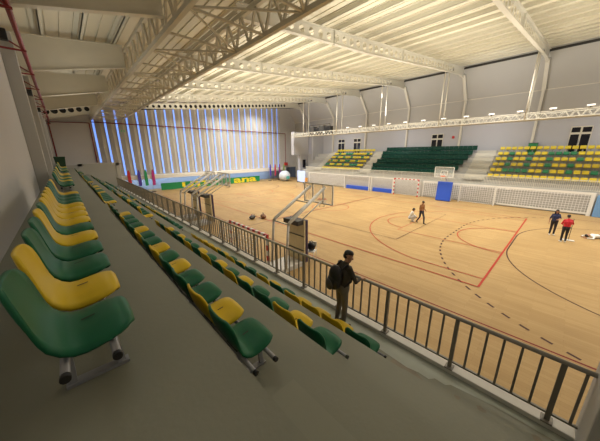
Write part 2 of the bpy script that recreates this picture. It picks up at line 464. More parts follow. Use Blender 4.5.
for i, y in enumerate(GY):
    t = thing('roof_girder', f'cream roof girder with round web holes, {ORD[i]} from the camera end', 'girder', (0, 0, 0), 0, 'roof girders over the court')
    m = MB(); 
    m.prism([(6.1, zbot(6.1)), (8.6, zbot(8.6)), (8.6, ztop(8.6)), (6.1, ztop(6.1))], y-0.015, y+0.015, M_STEELW)
    web_holes(m, 8.6, 31.4, y, zbot, ztop, 34, 0.28, M_STEELW)
    m.prism([(31.4, zbot(31.4)), (33.2, zb(33.2)-0.05), (34.6, zb(34.6)-0.3), (34.6, 13.95), (34.3, ztop(34.3)), (31.4, ztop(31.4))], y-0.015, y+0.015, M_STEELW)
    m.obj('web', t)
    m = MB()
    for a, b in ((6.1, 8.0), (8.0, 15.4), (15.4, 31.4), (31.4, 33.2)):
        za = zbot(a); z2 = zbot(b) if b < 33 else zb(33.2)-0.05
        m.bar((a, y, za), (b, y, z2), 0.22, 0.025, M_STEELW)
    m.bar((33.2, y, zb(33.2)-0.05), (34.6, y, zb(34.6)-0.3), 0.22, 0.025, M_STEELW)
    m.obj('bottom_flange', t)
    m = MB(); m.bar((6.1, y, ztop(6.1)), (34.5, y, ztop(34.5)-0.02), 0.22, 0.025, M_STEELW); m.obj('top_flange', t)
    if i == 6:
        m = MB(); m.face([(6.1, y+0.3, zb(6.1)+.1), (34.3, y+0.3, zb(34.3)-.1), (34.3, y+0.3, ztop(34.3)), (6.1, y+0.3, ztop(6.1))], M_BLACK); m.obj('shade_backing', t)  # black sheet stands in for the unlit void behind the holes
    m = MB(); m.bar((12.0, y, zb(12)+.05), (12.0, y, ztop(12)), 0.02, 0.20, M_STEELW, up=(0, 1, 0)); m.obj('stiffener', t)
    m = MB(); m.bar((20.0, y, zb(20)), (20.0, y, ztop(20)), 0.02, 0.20, M_STEELW, up=(0, 1, 0)); m.obj('stiffener', t)
    # column along the far wall: leaning top, upright below
    t = thing('wall_column', f'pale bent steel column on the far wall, {ORD[i]} from the camera end of the hall', 'column', (0, 0, 0), 0, 'columns of the far wall')
    m = MB(); m.bar((36.8, y, 5.0), (36.8, y, 11.2), 0.30, 0.22, M_STEELW, up=(0, 1, 0)); m.obj('shaft', t)
    m = MB(); m.bar((36.78, y, 11.15), (34.75, y, 13.55), 0.22, 0.30, M_STEELW, up=(0, 1, 0)); m.obj('leaning_arm', t)

# left side girders, solid and deeper at the wall
for i, y in enumerate(GY):
    t = thing('side_girder', f'beige side girder between left wall and long truss, {ORD[i]} from the camera end', 'girder', (0, 0, 0), 0, 'girders over the near stand')
    m = MB()
    if i == 6:
        web_holes(m, -0.70, 3.3, y, lambda x: 8.65+0.217*(x+0.85), ztop, 6, 0.22, M_STEEL)
        m.obj('web', t)
        m = MB(); m.face([(-0.70, y+0.3, 8.75), (3.3, y+0.3, 9.6), (3.3, y+0.3, ztop(3.3)), (-0.70, y+0.3, ztop(-0.70))], M_BLACK); m.obj('shade_backing', t)  # black sheet painted as the darkness behind the web holes
    else:
        m.prism([(-0.70, 8.65), (3.3, 9.55), (3.3, ztop(3.3)), (-0.70, ztop(-0.70))], y-0.015, y+0.015, M_STEEL); m.obj('web', t)
    m = MB(); m.bar((-0.70, y, 8.65), (3.3, y, 9.55), 0.24, 0.03, M_STEEL); m.obj('bottom_flange', t)
    m = MB(); m.bar((-0.70, y, ztop(-0.70)), (3.3, y, ztop(3.3)), 0.24, 0.03, M_STEEL); m.obj('top_flange', t)
# ------------------------------------------------------------------ long box truss above the front of the stand
t = thing('roof_truss', 'long beige lattice box truss running the length of the hall above the railing', 'truss')
TX0, TX1, TZ0, TZ1 = 3.4, 6.1, 9.25, 10.35
TY0, TY1 = -8.0, YE
for x in (TX0, TX1):
    for z in (TZ0, TZ1):
        MB().bar((x, TY0, z), (x, TY1, z), 0.15, 0.15, M_TRUSS).obj('chord', t)
members = []
pl = 1.02
npan = int((TY1-TY0)/pl)
for i in range(npan):
    a, b = TY0+i*pl, TY0+(i+1)*pl
    mid = (a+b)/2
    for x in (TX0, TX1):
        members.append((mid, (x, a, TZ0), (x, mid, TZ1), 0.08)); members.append((mid, (x, mid, TZ1), (x, b, TZ0), 0.08))
    if i % 2 == 0:
        members.append((a, (TX0, a, TZ0), (TX1, a, TZ0), 0.07))
        q0, q1 = (TX0, TX1) if i % 4 == 0 else (TX1, TX0)
        members.append((b, (q0, a, TZ0), (q1, a+2*pl, TZ0), 0.055))
vis = sorted([q for q in members if q[0] > 5.0], key=lambda q: q[0])
rest = [q for q in members if q[0] <= 5.0] + vis[100:]
for q in vis[:100]:
    MB().bar(q[1], q[2], q[3], q[3], M_TRUSS).obj('brace', t)
m = MB()
for q in rest: m.bar(q[1], q[2], q[3], q[3], M_TRUSS)
o = m.obj('brace', t); o['kind'] = 'stuff'

# ------------------------------------------------------------------ end wall: blue light strips between folded panels
for i in range(25):
    x = 3.55+1.19*i
    zt = zb(x)+0.5
    z0 = 4.2 if x < 5.0 else 2.45
    t = thing('light_strip', f'upright blue light strip on the end wall, {ORD[i]} from the left', 'light', (x, YE, 0), 0, 'blue light strips of the end wall')
    m = MB(); m.box(-0.10, 0.10, -0.03, -0.004, z0, zt, M_STRIP); m.obj('lens', t)
    m = MB(); m.box(-0.15, -0.10, -0.12, -0.004, z0, zt, M_PANEL); m.box(0.10, 0.15, -0.05, -0.004, z0, zt, M_PANEL); m.obj('housing', t)
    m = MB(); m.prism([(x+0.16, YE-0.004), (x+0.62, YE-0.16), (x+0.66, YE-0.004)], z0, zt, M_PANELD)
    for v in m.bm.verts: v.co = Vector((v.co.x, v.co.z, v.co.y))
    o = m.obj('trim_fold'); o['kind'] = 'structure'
# red pipes
t = thing('sprinkler_pipe', 'long red sprinkler pipe along the top of the left wall', 'pipe')
MB().tube([(-0.28, YN, 8.6), (-0.28, YE-0.4, 8.6)], 0.06, M_RED).obj('pipe', t)
for i in range(12):
    y = 6.2+3.4*i
    m = MB(); m.bar((-0.82, y, 8.5), (-0.2, y, 8.5), 0.05, 0.05, M_RED); m.bar((-0.80, y, 8.88), (-0.25, y, 8.52), 0.04, 0.04, M_RED); m.bar((-0.82, y, 8.48), (-0.82, y, 8.95), 0.05, 0.05, M_RED)
    m.obj('bracket', t)
t = thing('fire_pipe', 'thin dark red pipe crossing the end wall and dropping at its right end', 'pipe')
MB().tube([(3.3, YE-0.22, 9.0), (34.0, YE-0.22, 9.0)], 0.055, M_RED).obj('pipe', t)
MB().tube([(34.0, YE-0.22, 9.0), (34.0, YE-0.22, 3.2)], 0.05, M_RED).obj('drop_pipe', t)
MB().box(33.7, 34.4, YE-0.4, YE-0.05, 2.7, 3.3, M_WRED, 0.03).obj('valve_box', t)
t = thing('pipe_frame', 'dark red pipe framing the grey wall at the far end of the near stand', 'pipe')
MB().tube([(-0.4, YE-0.35, 4.0), (-0.4, YE-0.35, 8.75), (3.15, YE-0.35, 8.85), (3.15, YE-0.35, 4.2)], 0.065, M_RED).obj('pipe', t)
tag(MB().box(6.30, 6.65, YE-0.1, YE-0.02, 8.0, 8.25, mat('exit_green', (0.02, 0.4, 0.15), 0.4, emit=(0.02, 0.5, 0.2), estr=0.3)).obj('exit_sign'), 'small green exit sign between the left blue strips of the end wall', 'sign')
# speakers on the left wall
for i, (y, z) in enumerate(((10.1, 8.05), (16.9, 7.85), (23.7, 7.95))):
    t = thing('wall_speaker', f'small black speaker high on the left wall, {ORD[i]} from the camera', 'speaker', (-0.85, y, z), 0, 'speakers on the left wall')
    MB().box(0.26, 0.42, -0.09, 0.09, -0.12, 0.12, M_BLACK, 0.015).obj('cabinet', t)
    MB().box(0.0, 0.27, -0.03, 0.03, -0.03, 0.03, M_DARK).obj('bracket', t)

# ------------------------------------------------------------------ far stand
def fx(i): return 31.9+0.8*i
def fz(i): return 2.35+0.54*i
SECT = [(-4.2, 5.75), (8.35, 19.5), (21.3, 28.7)]
mb = MB()
prof = [(31.2, 0), (31.2, 1.95), (31.45, 1.95), (31.45, fz(0))]
for i in range(6):
    prof += [(fx(i)+0.42, fz(i))] if False else []
    prof += [(fx(i)+0.40, fz(i)), (fx(i)+0.40, fz(min(i+1, 5)))] if i < 5 else []
prof += [(XF, fz(5)), (XF, 0)]
mb.prism(prof, YN, 33.0, M_FBASE)
struct(mb, 'floor_far_stand')
mb = MB()
for (ya, yb) in ((5.95, 7.8), (19.55, 21.1), (28.9, 30.2)):
    pr = [(31.45, fz(0)-0.2)]
    x, z = 31.45, fz(0)
    for q in range(12):
        pr += [(x, z), (x+0.4, z)]; x += 0.4; z += 0.27
    pr += [(x, fz(0)-0.2)]
    mb.prism(pr, ya, yb, M_STAIR)
struct(mb, 'trim_stairs')
# far seats
def far_seat_mesh(m, hw=0.205, dz=0.0):
    b = MB()
    # low tub seat facing -x
    prof = [(-0.20, 0.36), (-0.22, 0.40), (0.05, 0.39), (0.14, 0.43), (0.18, 0.64+dz), (0.205, 0.66+dz), (0.22, 0.64+dz), (0.20, 0.40), (0.12, 0.33), (-0.15, 0.33)]
    b.prism(prof, -hw, hw, m)
    bmesh.ops.bevel(b.bm, geom=list(b.bm.edges), offset=0.015, segments=1, affect='EDGES')
    b.box(-0.05, 0.05, -0.05, 0.05, 0.0, 0.34, M_GALV)
    return b.mesh('bleacher_seat')
FS = {'y': far_seat_mesh(M_FYEL), 'g': far_seat_mesh(M_FGREEN), 'd': far_seat_mesh(M_FDARK, 0.24, 0.20)}
PAT = ['yyyyyyyyyyyyyyyyyyyyy',
       'yyggggyygyygyyggggyyy',
       'yygyygyygyyygyygyyggy'[:21],
       'yygyygyyygyyygyyyygyy'[:21],
       'yygyyygyyygggyyyyyyggy'[:21],
       'yyyyyyyyyyyyyyyyyyyyy']
PAT[2] = 'yygyygyygyygyyygyygyy'
PAT[3] = 'yygyygyygyyygyyyyyygy'
PAT[4] = 'yygyygyyggggyyyyyygyy'
rown = ['front row', 'second row', 'third row', 'fourth row', 'fifth row', 'top row']
cname = {'y': 'yellow', 'g': 'green', 'd': 'dark green'}
pitch = 0.50
first_far = {}
for i in range(6):
    for k in range(18):
        c = PAT[i][k]
        y = SECT[0][1]-0.25-pitch*k + (0.0)
        o = link('bleacher_seat', FS[c])
        o.location = (fx(i), y, fz(i))
        tag(o, f'{cname[c]} seat in the {rown[i]} of the right far stand block, {ORD[k]} from the stairs', 'seat', 'seats of the right far stand block')
# everything past the nearest three hundred seats is one object
st = MB()
def add_seat(st, me, loc):
    off = len(st.bm.verts)
    idx = [st.mi(q) for q in me.materials]
    tmp = bmesh.new(); tmp.from_mesh(me)
    vm = {}
    for v in tmp.verts: vm[v] = st.bm.verts.new(v.co+Vector(loc))
    for f in tmp.faces:
        g = st.bm.faces.new([vm[v] for v in f.verts]); g.material_index = idx[f.material_index]
    tmp.free()
for i in range(6):
    y = SECT[1][0]+0.8-0.2*i
    while y < SECT[1][1]:
        add_seat(st, FS['d'], (fx(i), y, fz(i))); y += pitch
LP = ['yyyyyyyyyyyyyyy', 'yygggyygyygyyggg'[:15], 'yyygyyggyygyygyy'[:15], 'yygyyygyygyygyyy'[:15], 'ygyyyyygggyygyyy'[:15], 'yyyyyyyyyyyyyyy']
for i in range(6):
    y = SECT[2][0]+0.25; k = 0
    while y < SECT[2][1]:
        add_seat(st, FS[LP[i][k % 15]], (fx(i), y, fz(i))); y += pitch; k += 1
tag(st.obj('bleacher_seats'), 'dark green seats of the middle far block and yellow and green seats of the left far block', 'seat', kind='stuff')
# fence in front of the far stand
t = thing('stand_fence', 'pale grey picket fence along the front of the far stand', 'fence')
MB().bar((31.3, YN, 2.83), (31.3, 32.0, 2.83), 0.05, 0.05, M_STEELW).obj('top_rail', t)
MB().bar((31.3, YN, 2.02), (31.3, 32.0, 2.02), 0.05, 0.04, M_STEELW).obj('bottom_rail', t)
m = MB(); y = YN
while y < 32: m.bar((31.3, y, 2.02), (31.3, y, 2.83), 0.04, 0.025, M_STEELW); y += 0.125
o = m.obj('picket', t); o['kind'] = 'stuff'
y = -5.5
while y < 32:
    MB().bar((31.3, y, 1.95), (31.3, y, 2.85), 0.06, 0.06, M_STEELW).obj('post', t); y += 2.5
# doors in the far wall
for n, y in enumerate((-0.08, 12.75, 25.3, 28.6)):
    w, zt = (0.72, 7.5)
    m = MB(); m.box(36.86, 36.95, y-w, y+w, 5.05, zt, M_STEELW)
    o = m.obj(f'door_{n+1}'); o['kind'] = 'structure'
    for s in (-1, 1):
        MB().box(36.83, 36.87, y+s*0.36-0.29, y+s*0.36+0.29, 5.1, 6.75, M_DOORGL).obj('door_leaf', o)
        MB().box(36.83, 36.87, y+s*0.36-0.29, y+s*0.36+0.29, 6.95, zt-0.1, M_DOORGL).obj('transom_pane', o)
    MB().tube([(36.8, y+0.03, 5.9), (36.8, y+0.03, 6.3)], 0.02, M_GALV).obj('handle', o)
# small wall items near the doors
tag(MB().box(36.8, 36.94, 10.75, 11.0, 6.85, 7.15, M_WRED, 0.02).obj('alarm_bell'), 'small red alarm box beside the door above the dark green seats', 'alarm')
t = thing('floor_cabinet', 'dark green cabinet standing behind the top row of yellow seats', 'cabinet', (36.5, 3.1, fz(5)))
MB().box(-0.3, 0.3, -0.35, 0.35, 0, 0.95, M_FGREEN, 0.02).obj('body', t); MB().box(-0.32, 0.32, -0.38, 0.38, 0.95, 1.0, M_DARK).obj('top', t)

# ------------------------------------------------------------------ catwalk with floodlights hung over the far side
t = thing('catwalk', 'cream lattice catwalk hung along the far side of the hall', 'catwalk')
for x in (29.4, 30.6):
    for z in (7.8, 8.3): MB().bar((x, YN, z), (x, 33.5, z), 0.07, 0.07, M_STEELW).obj('chord', t)
MB().box(29.45, 30.55, YN, 33.5, 7.80, 7.83, M_STEELW).obj('deck', t)
m = MB(); y = YN
while y < 33.4:
    for x in (29.4, 30.6):
        m.bar((x, y, 7.8), (x, y+0.3, 8.3), 0.045, 0.045, M_STEELW); m.bar((x, y+0.3, 8.3), (x, y+0.6, 7.8), 0.045, 0.045, M_STEELW)
    m.bar((29.4, y, 7.8), (30.6, y, 7.8), 0.05, 0.05, M_STEELW)
    y += 0.6
o = m.obj('lattice', t); o['kind'] = 'stuff'
for i, y in enumerate(GY):
    if y > 33: continue
    for x, nm in ((29.4, 'court side'), (30.6, 'wall side')):
        MB().tube([(x, y+0.12, 7.8), (x, y+0.12, zb(x)+0.05)], 0.055, M_STEELW, n=8).obj('hanger_rod', t)
for i in range(12):
    y = -0.2+2.0*i
    t = thing('floodlight', f'small white floodlight standing on the catwalk rail, {ORD[i]} from the right', 'lamp', (29.4, y, 8.335), 0, 'floodlights on the catwalk')
    MB().box(-0.06, 0.06, -0.05, 0.05, 0, 0.12, M_DARK).obj('bracket', t)
    MB().box(-0.10, 0.10, -0.22, 0.22, 0.08, 0.22, M_WHITE, 0.012).obj('housing', t)
    MB().box(-0.112, -0.098, -0.20, 0.20, 0.095, 0.205, M_LAMP).obj('lens', t)
t = thing('equipment_rack', 'dark cluster of equipment boxes at the left end of the catwalk', 'equipment', (30.0, 27.3, 7.83))
for k, (x, y, z, a, b, c) in enumerate(((0, -1.5, .0, .4, .55, 1.2), (0, -0.4, 0, .45, .5, 1.35), (0.05, 0.7, 0, .4, .5, 1.1), (0, 1.6, 0, .45, .4, 1.3))):
    MB().box(x-a, x+a, y-b, y+b, z, z+c, M_DARK if k % 2 else M_BLACK, 0.03).obj('box', t)
m = MB()
for y in (-2.1, 2.1): m.bar((-0.4, y, 0), (-0.4, y, 1.5), 0.06, 0.06, M_DARK)
m.bar((-0.4, -2.1, 1.5), (-0.4, 2.1, 1.5), 0.06, 0.06, M_DARK); m.obj('frame', t)
for y in (-1.0, 0.9): MB().ball((-0.5, y, 0.35), 0.16, M_LAMP).obj('lamp', t)

# white booth hanging in the far left corner
mb = MB()
mb.box(30.3, 34.0, 34.0, 34.7, 4.85, 8.75, M_WALLW)
mb.box(31.9, 33.9, 34.1, 34.7, 0, 4.85, M_WALLW)
struct(mb, 'wall_booth')
mb = MB(); mb.box(34.05, XF, 33.0, 33.3, 0, 8.5, M_WALLW)
struct(mb, 'wall_side')
mb = MB(); mb.box(32.5, 33.2, 34.02, 34.1, 2.6, 4.0, M_DOORGL)
o = struct(mb, 'window_1')

# ------------------------------------------------------------------ nets and frames along the far side
def net(mb, x, y0, y1, z0, z1, sp=0.20, w=0.030):
    y = y0
    while y <= y1: mb.bar((x, y, z0), (x, y, z1), w, w, M_NET); y += sp
    z = z0
    while z <= z1: mb.bar((x, y0, z), (x, y1, z), w, w, M_NET); z += sp
t = thing('barrier_net', 'long white barrier net with broad white bands at the right of the far side', 'net')
m = MB(); net(m, 31.0, -1.7, 11.6, 0.25, 1.75); m.obj('mesh', t)
MB().box(30.98, 31.02, -1.7, 11.6, 1.72, 1.92, M_WHITE).obj('top_band', t)
MB().box(30.98, 31.02, -1.7, 4.4, 0.12, 0.27, M_WHITE).obj('bottom_band', t)
MB().box(30.94, 31.06, -1.86, -1.62, 0.0, 1.92, M_WHITE, 0.01).obj('post', t)
MB().box(30.96, 31.04, 11.55, 11.63, 0.0, 1.9, M_WHITE).obj('post', t)
MB().box(30.95, 30.97, 3.6, 3.9, 1.62, 1.86, M_WHITE).obj('tag', t)
t = thing('barrier_net', 'white barrier net at the left end of the far side', 'net')
m = MB(); net(m, 31.0, 23.2, 30.8, 0.25, 1.85); m.obj('mesh', t)
MB().box(30.97, 31.03, 18.5, 30.9, 1.85, 1.98, M_WHITE).obj('top_band', t)
MB().box(30.95, 31.05, 30.8, 30.92, 0, 2.0, M_WHITE).obj('post', t)
tag(MB().box(30.75, 31.0, -3.9, -1.95, 0.0, 1.75, M_LBLUE, 0.03).obj('wall_mat'), 'light blue mat leaning at the right end of the long net', 'mat')
def frame_goal(name, label, x, y0, y1, h, depth, stripes=False, r=0.05, group=None, back=True, facing=-1):
    t = thing(name, label, 'goal', (x, (y0+y1)/2, 0), 0, group)
    w = (y1-y0)/2
    def striped(a, b, nm):
        if not stripes:
            MB().bar(a, b, r*2, r*2, M_WHITE).obj(nm, t); return
        m = MB(); a, b = Vector(a), Vector(b); L = (b-a).length; n = max(3, int(L/0.22)); n += (n+1) % 2
        for i in range(n): m.bar(a+(b-a)*(i/n), a+(b-a)*((i+1)/n), r*2, r*2, M_WRED if i % 2 == 0 else M_WHITE)
        m.obj(nm, t)
    striped((0, -w, 0), (0, -w, h), 'post'); striped((0, w, 0), (0, w, h), 'post'); striped((0, -w, h-r), (0, w, h-r), 'crossbar')
    if back:
        d = -facing*depth
        m = MB()
        for s in (-w, w):
            m.tube([(0, s, h-r), (d*0.6, s, h-r), (d, s, 0.03), (0, s, 0.03)], 0.02, M_WHITE, n=6)
        m.tube([(d, -w, 0.03), (d, w, 0.03)], 0.02, M_WHITE, n=6); m.obj('back_frame', t)
        m = MB()
        k = -w
        while k <= w:
            m.bar((d*0.6, k, h-r), (d, k, 0.05), 0.014, 0.014, M_NET); k += 0.15
        k = 0.1
        while k < h:
            dd = d*(1-0.4*k/h); m.bar((dd, -w, k), (dd, w, k), 0.014, 0.014, M_NET); k += 0.15
        m.obj('net', t)
    return t
frame_goal('handball_goal', 'red and white striped handball goal against the far side', 30.2, 11.85, 14.85, 2.08, 0.7, True, 0.05)
frame_goal('small_goal', 'plain white goal frame right of the blue basket pad', 30.5, 4.55, 7.6, 1.95, 0.45, False, 0.045)
frame_goal('practice_frame', 'white frame with a blue mat at its foot, left of the middle far stand', 30.6, 18.7, 22.9, 2.0, 0.4, False, 0.05)
frame_goal('practice_frame', 'white frame with a blue mat just left of the striped goal', 30.6, 15.2, 18.35, 2.0, 0.4, False, 0.05)
tag(MB().box(30.72, 31.1, 18.9, 22.7, 0.0, 0.5, M_BLUE, 0.04).obj('floor_mat'), 'blue mat at the foot of the left white frame', 'mat')
tag(MB().box(30.72, 31.1, 15.35, 18.2, 0.0, 0.5, M_BLUE, 0.04).obj('floor_mat'), 'blue mat at the foot of the white frame beside the striped goal', 'mat')

# near handball goal, parked below the stand
frame_goal('handball_goal', 'red and white striped handball goal parked below the near railing', 5.45, 7.8, 10.9, 2.05, 0.85, True, 0.045, facing=1)

# ------------------------------------------------------------------ basketball stands
def far_hoop():
    t = thing('basketball_stand', 'basketball stand with a bright blue pad and glass board at the far side', 'basketball hoop', (30.2, 8.9, 0))
    m = MB(); m.box(-0.65, -0.35, -0.72, 0.72, 0.0, 2.05, M_BLUE, 0.05)
    bmesh.ops.transform(m.bm, matrix=Matrix.Translation((0, 0.0, 0)) @ Matrix.Rotation(R(4), 4, 'Y'), verts=m.bm.verts); m.obj('pad', t)
    MB().box(-0.4, 0.5, -0.6, 0.6, 0, 0.3, M_HOOP, 0.02).obj('base', t)
    m = MB(); m.bar((0.1, 0, 0.3), (0.0, 0, 2.3), 0.16, 0.16, M_HOOP); m.bar((0.0, 0, 2.25), (-0.75, 0.15, 3.1), 0.12, 0.12, M_HOOP); m.obj('arm', t)
    bb = MB().box(-0.85, -0.83, -0.76, 1.0, 2.62, 3.62, M_GLASS).obj('backboard', t)
    m = MB(); X = -0.87
    for a, b in (((X, -0.78, 2.6), (X, 1.02, 2.6)), ((X, 1.02, 2.6), (X, 1.02, 3.64)), ((X, 1.02, 3.64), (X, -0.78, 3.64)), ((X, -0.78, 3.64), (X, -0.78, 2.6)),
                 ((X, -0.2, 2.8), (X, 0.42, 2.8)), ((X, 0.42, 2.8), (X, 0.42, 3.25)), ((X, 0.42, 3.25), (X, -0.2, 3.25)), ((X, -0.2, 3.25), (X, -0.2, 2.8))):
        m.bar(a, b, 0.07, 0.05, M_WHITE)
    m.obj('frame', bb)
    rm = MB().tube([(X-0.25+0.22*math.cos(2*PI*i/20), 0.11+0.22*math.sin(2*PI*i/20), 2.72) for i in range(21)], 0.025, M_ORANGE, n=6).obj('rim', t)
    m = MB()
    for i in range(10):
        a = 2*PI*i/10
        m.tube([(X-0.25+0.22*math.cos(a), 0.11+0.22*math.sin(a), 2.72), (X-0.25+0.12*math.cos(a+.3), 0.11+0.12*math.sin(a+.3), 2.35)], 0.012, M_WHITE, n=4)
    m.obj('net', rm)
far_hoop()
def near_hoop(y, label, boardw=0.95):
    t = thing('basketball_stand', label, 'basketball hoop', (6.6, y, 0), 0, 'basketball stands below the near railing')
    MB().box(-0.95, 0.85, -0.55, 0.55, 0.0, 0.22, M_HOOP, 0.02).obj('base', t)
    for s in (-0.52, 0.52):
        MB().tube([(-0.18, s, 0.2), (0, s, 2.2)], 0.055, M_HOOP).obj('leg', t)
        MB().tube([(0, s, 2.2), (0.08, s, 2.29), (2.36, s*0.92, 3.58)], 0.075, M_HOOP).obj('arm', t)
    m = MB(); m.tube([(0.02, -0.52, 2.2), (0.02, 0.52, 2.2)], 0.03, M_HOOP); m.tube([(1.35, -0.5, 2.98), (1.35, 0.5, 2.98)], 0.03, M_HOOP); m.obj('cross_tube', t)
    # long thin stays that keep the board upright
    m = MB()
    for s in (-0.35, 0.35): m.tube([(0.75, s, 2.1), (2.38, s, 2.95)], 0.03, M_HOOP)
    m.obj('stay', t)
    bb = MB().box(2.42, 2.45, -boardw, boardw, 2.78, 3.72, M_GLASS).obj('backboard', t)
    m = MB(); X = 2.41
    for a, b in (((X, -boardw, 2.78), (X, boardw, 2.78)), ((X, boardw, 2.78), (X, boardw, 3.72)), ((X, boardw, 3.72), (X, -boardw, 3.72)), ((X, -boardw, 3.72), (X, -boardw, 2.78)),
                 ((X, -0.35, 2.78), (X, -0.35, 3.72)), ((X, 0.35, 2.78), (X, 0.35, 3.72))):
        m.bar(a, b, 0.06, 0.06, M_WHITE)
    m.obj('frame', bb)
    rm = MB().tube([(2.72+0.22*math.cos(2*PI*i/20), 0.22*math.sin(2*PI*i/20), 2.92) for i in range(21)], 0.02, M_ORANGE, n=6).obj('rim', t)
    m = MB()
    for i in range(12):
        a = 2*PI*i/12
        m.tube([(2.72+0.22*math.cos(a), 0.22*math.sin(a), 2.92), (2.72+0.12*math.cos(a+.3), 0.12*math.sin(a+.3), 2.5)], 0.008, M_WHITE, n=4)
    m.obj('net', rm)
    pd = MB().box(0.92, 1.0, -0.55, 0.55, 0.15, 2.2, M_PLY).obj('pad', t)
    MB().box(1.0, 1.16, -0.57, 0.57, 0.13, 2.22, mat('dark_purple_vinyl', (0.05, 0.035, 0.09), 0.5), 0.03).obj('pad_cover', pd)
    for z in (0.75, 1.45): MB().bar((0.9, -0.55, z), (0.9, 0.55, z), 0.05, 0.03, M_DARK).obj('batten', pd)
    MB().box(0.55, 0.95, -0.5, 0.5, 2.02, 2.24, M_DARK, 0.02).obj('counterweight', t)
near_hoop(8.35, 'grey basketball stand with slanting arms nearest the camera, below the railing')
near_hoop(18.45, 'grey basketball stand with slanting arms, middle one of three below the railing')
near_hoop(21.0, 'grey basketball stand with slanting arms, farthest of three below the railing')

# ------------------------------------------------------------------ near railing
t = thing('railing', 'grey steel railing with upright bars along the front of the near stand', 'railing')
RX, RZ0 = 4.22, ZD+0.08
RT = RZ0+0.97
RY0, RY1 = -0.70, 36.1
MB().tube([(RX, RY0, RT), (RX, RY1, RT)], 0.032, M_RAILT, n=12).obj('top_rail', t)
MB().bar((RX, RY0, RZ0+0.13), (RX, RY1, RZ0+0.13), 0.035, 0.03, M_RAIL).obj('bottom_rail', t)
posts = [-0.43+1.206*i for i in range(31)]
bal = []
for i, y in enumerate(posts):
    m = MB(); m.box(RX-0.03, RX+0.03, y-0.028, y+0.028, RZ0, RT-0.01, M_RAIL)
    p = m.obj('post', t)
    MB().box(RX-0.075, RX+0.075, y-0.06, y+0.06, RZ0, RZ0+0.025, M_RAIL, 0.004).obj('base_plate', p)
    for k in range(1, 6): bal.append(y+1.206*k/6)
bal.append(-0.43-0.2)
bal = sorted(b for b in bal if b < RY1)
for y in bal[:100]:
    MB().box(RX-0.014, RX+0.014, y-0.015, y+0.015, RZ0+0.13, RT-0.02, M_RAIL).obj('baluster', t)
m = MB()
for y in bal[100:]: m.box(RX-0.014, RX+0.014, y-0.015, y+0.015, RZ0+0.13, RT-0.02, M_RAIL)
o = m.obj('baluster', t); o['kind'] = 'stuff'

# ------------------------------------------------------------------ moulded stand seats
# centre line (x, z), half width, and how much the side edge drops (seat) or wraps forward (back)
PROF = [(0.190, 0.312, 0.105, 0.0), (0.226, 0.320, 0.120, 0.0), (0.243, 0.345, 0.138, 0.002), (0.240, 0.374, 0.165, 0.008), (0.226, 0.396, 0.194, 0.018),
        (0.198, 0.409, 0.221, 0.030), (0.160, 0.414, 0.241, 0.042), (0.105, 0.411, 0.252, 0.050), (0.050, 0.402, 0.255, 0.052), (-0.005, 0.392, 0.255, 0.050),
        (-0.055, 0.390, 0.255, 0.042), (-0.098, 0.402, 0.254, 0.028), (-0.136, 0.428, 0.252, 0.010), (-0.168, 0.466, 0.250, -0.006), (-0.193, 0.512, 0.249, -0.016),
        (-0.212, 0.562, 0.248, -0.022), (-0.227, 0.612, 0.247, -0.026), (-0.238, 0.658, 0.243, -0.027), (-0.246, 0.698, 0.232, -0.026), (-0.251, 0.728, 0.212, -0.022),
        (-0.254, 0.750, 0.184, -0.018), (-0.256, 0.764, 0.150, -0.012)]
SPLIT = 12
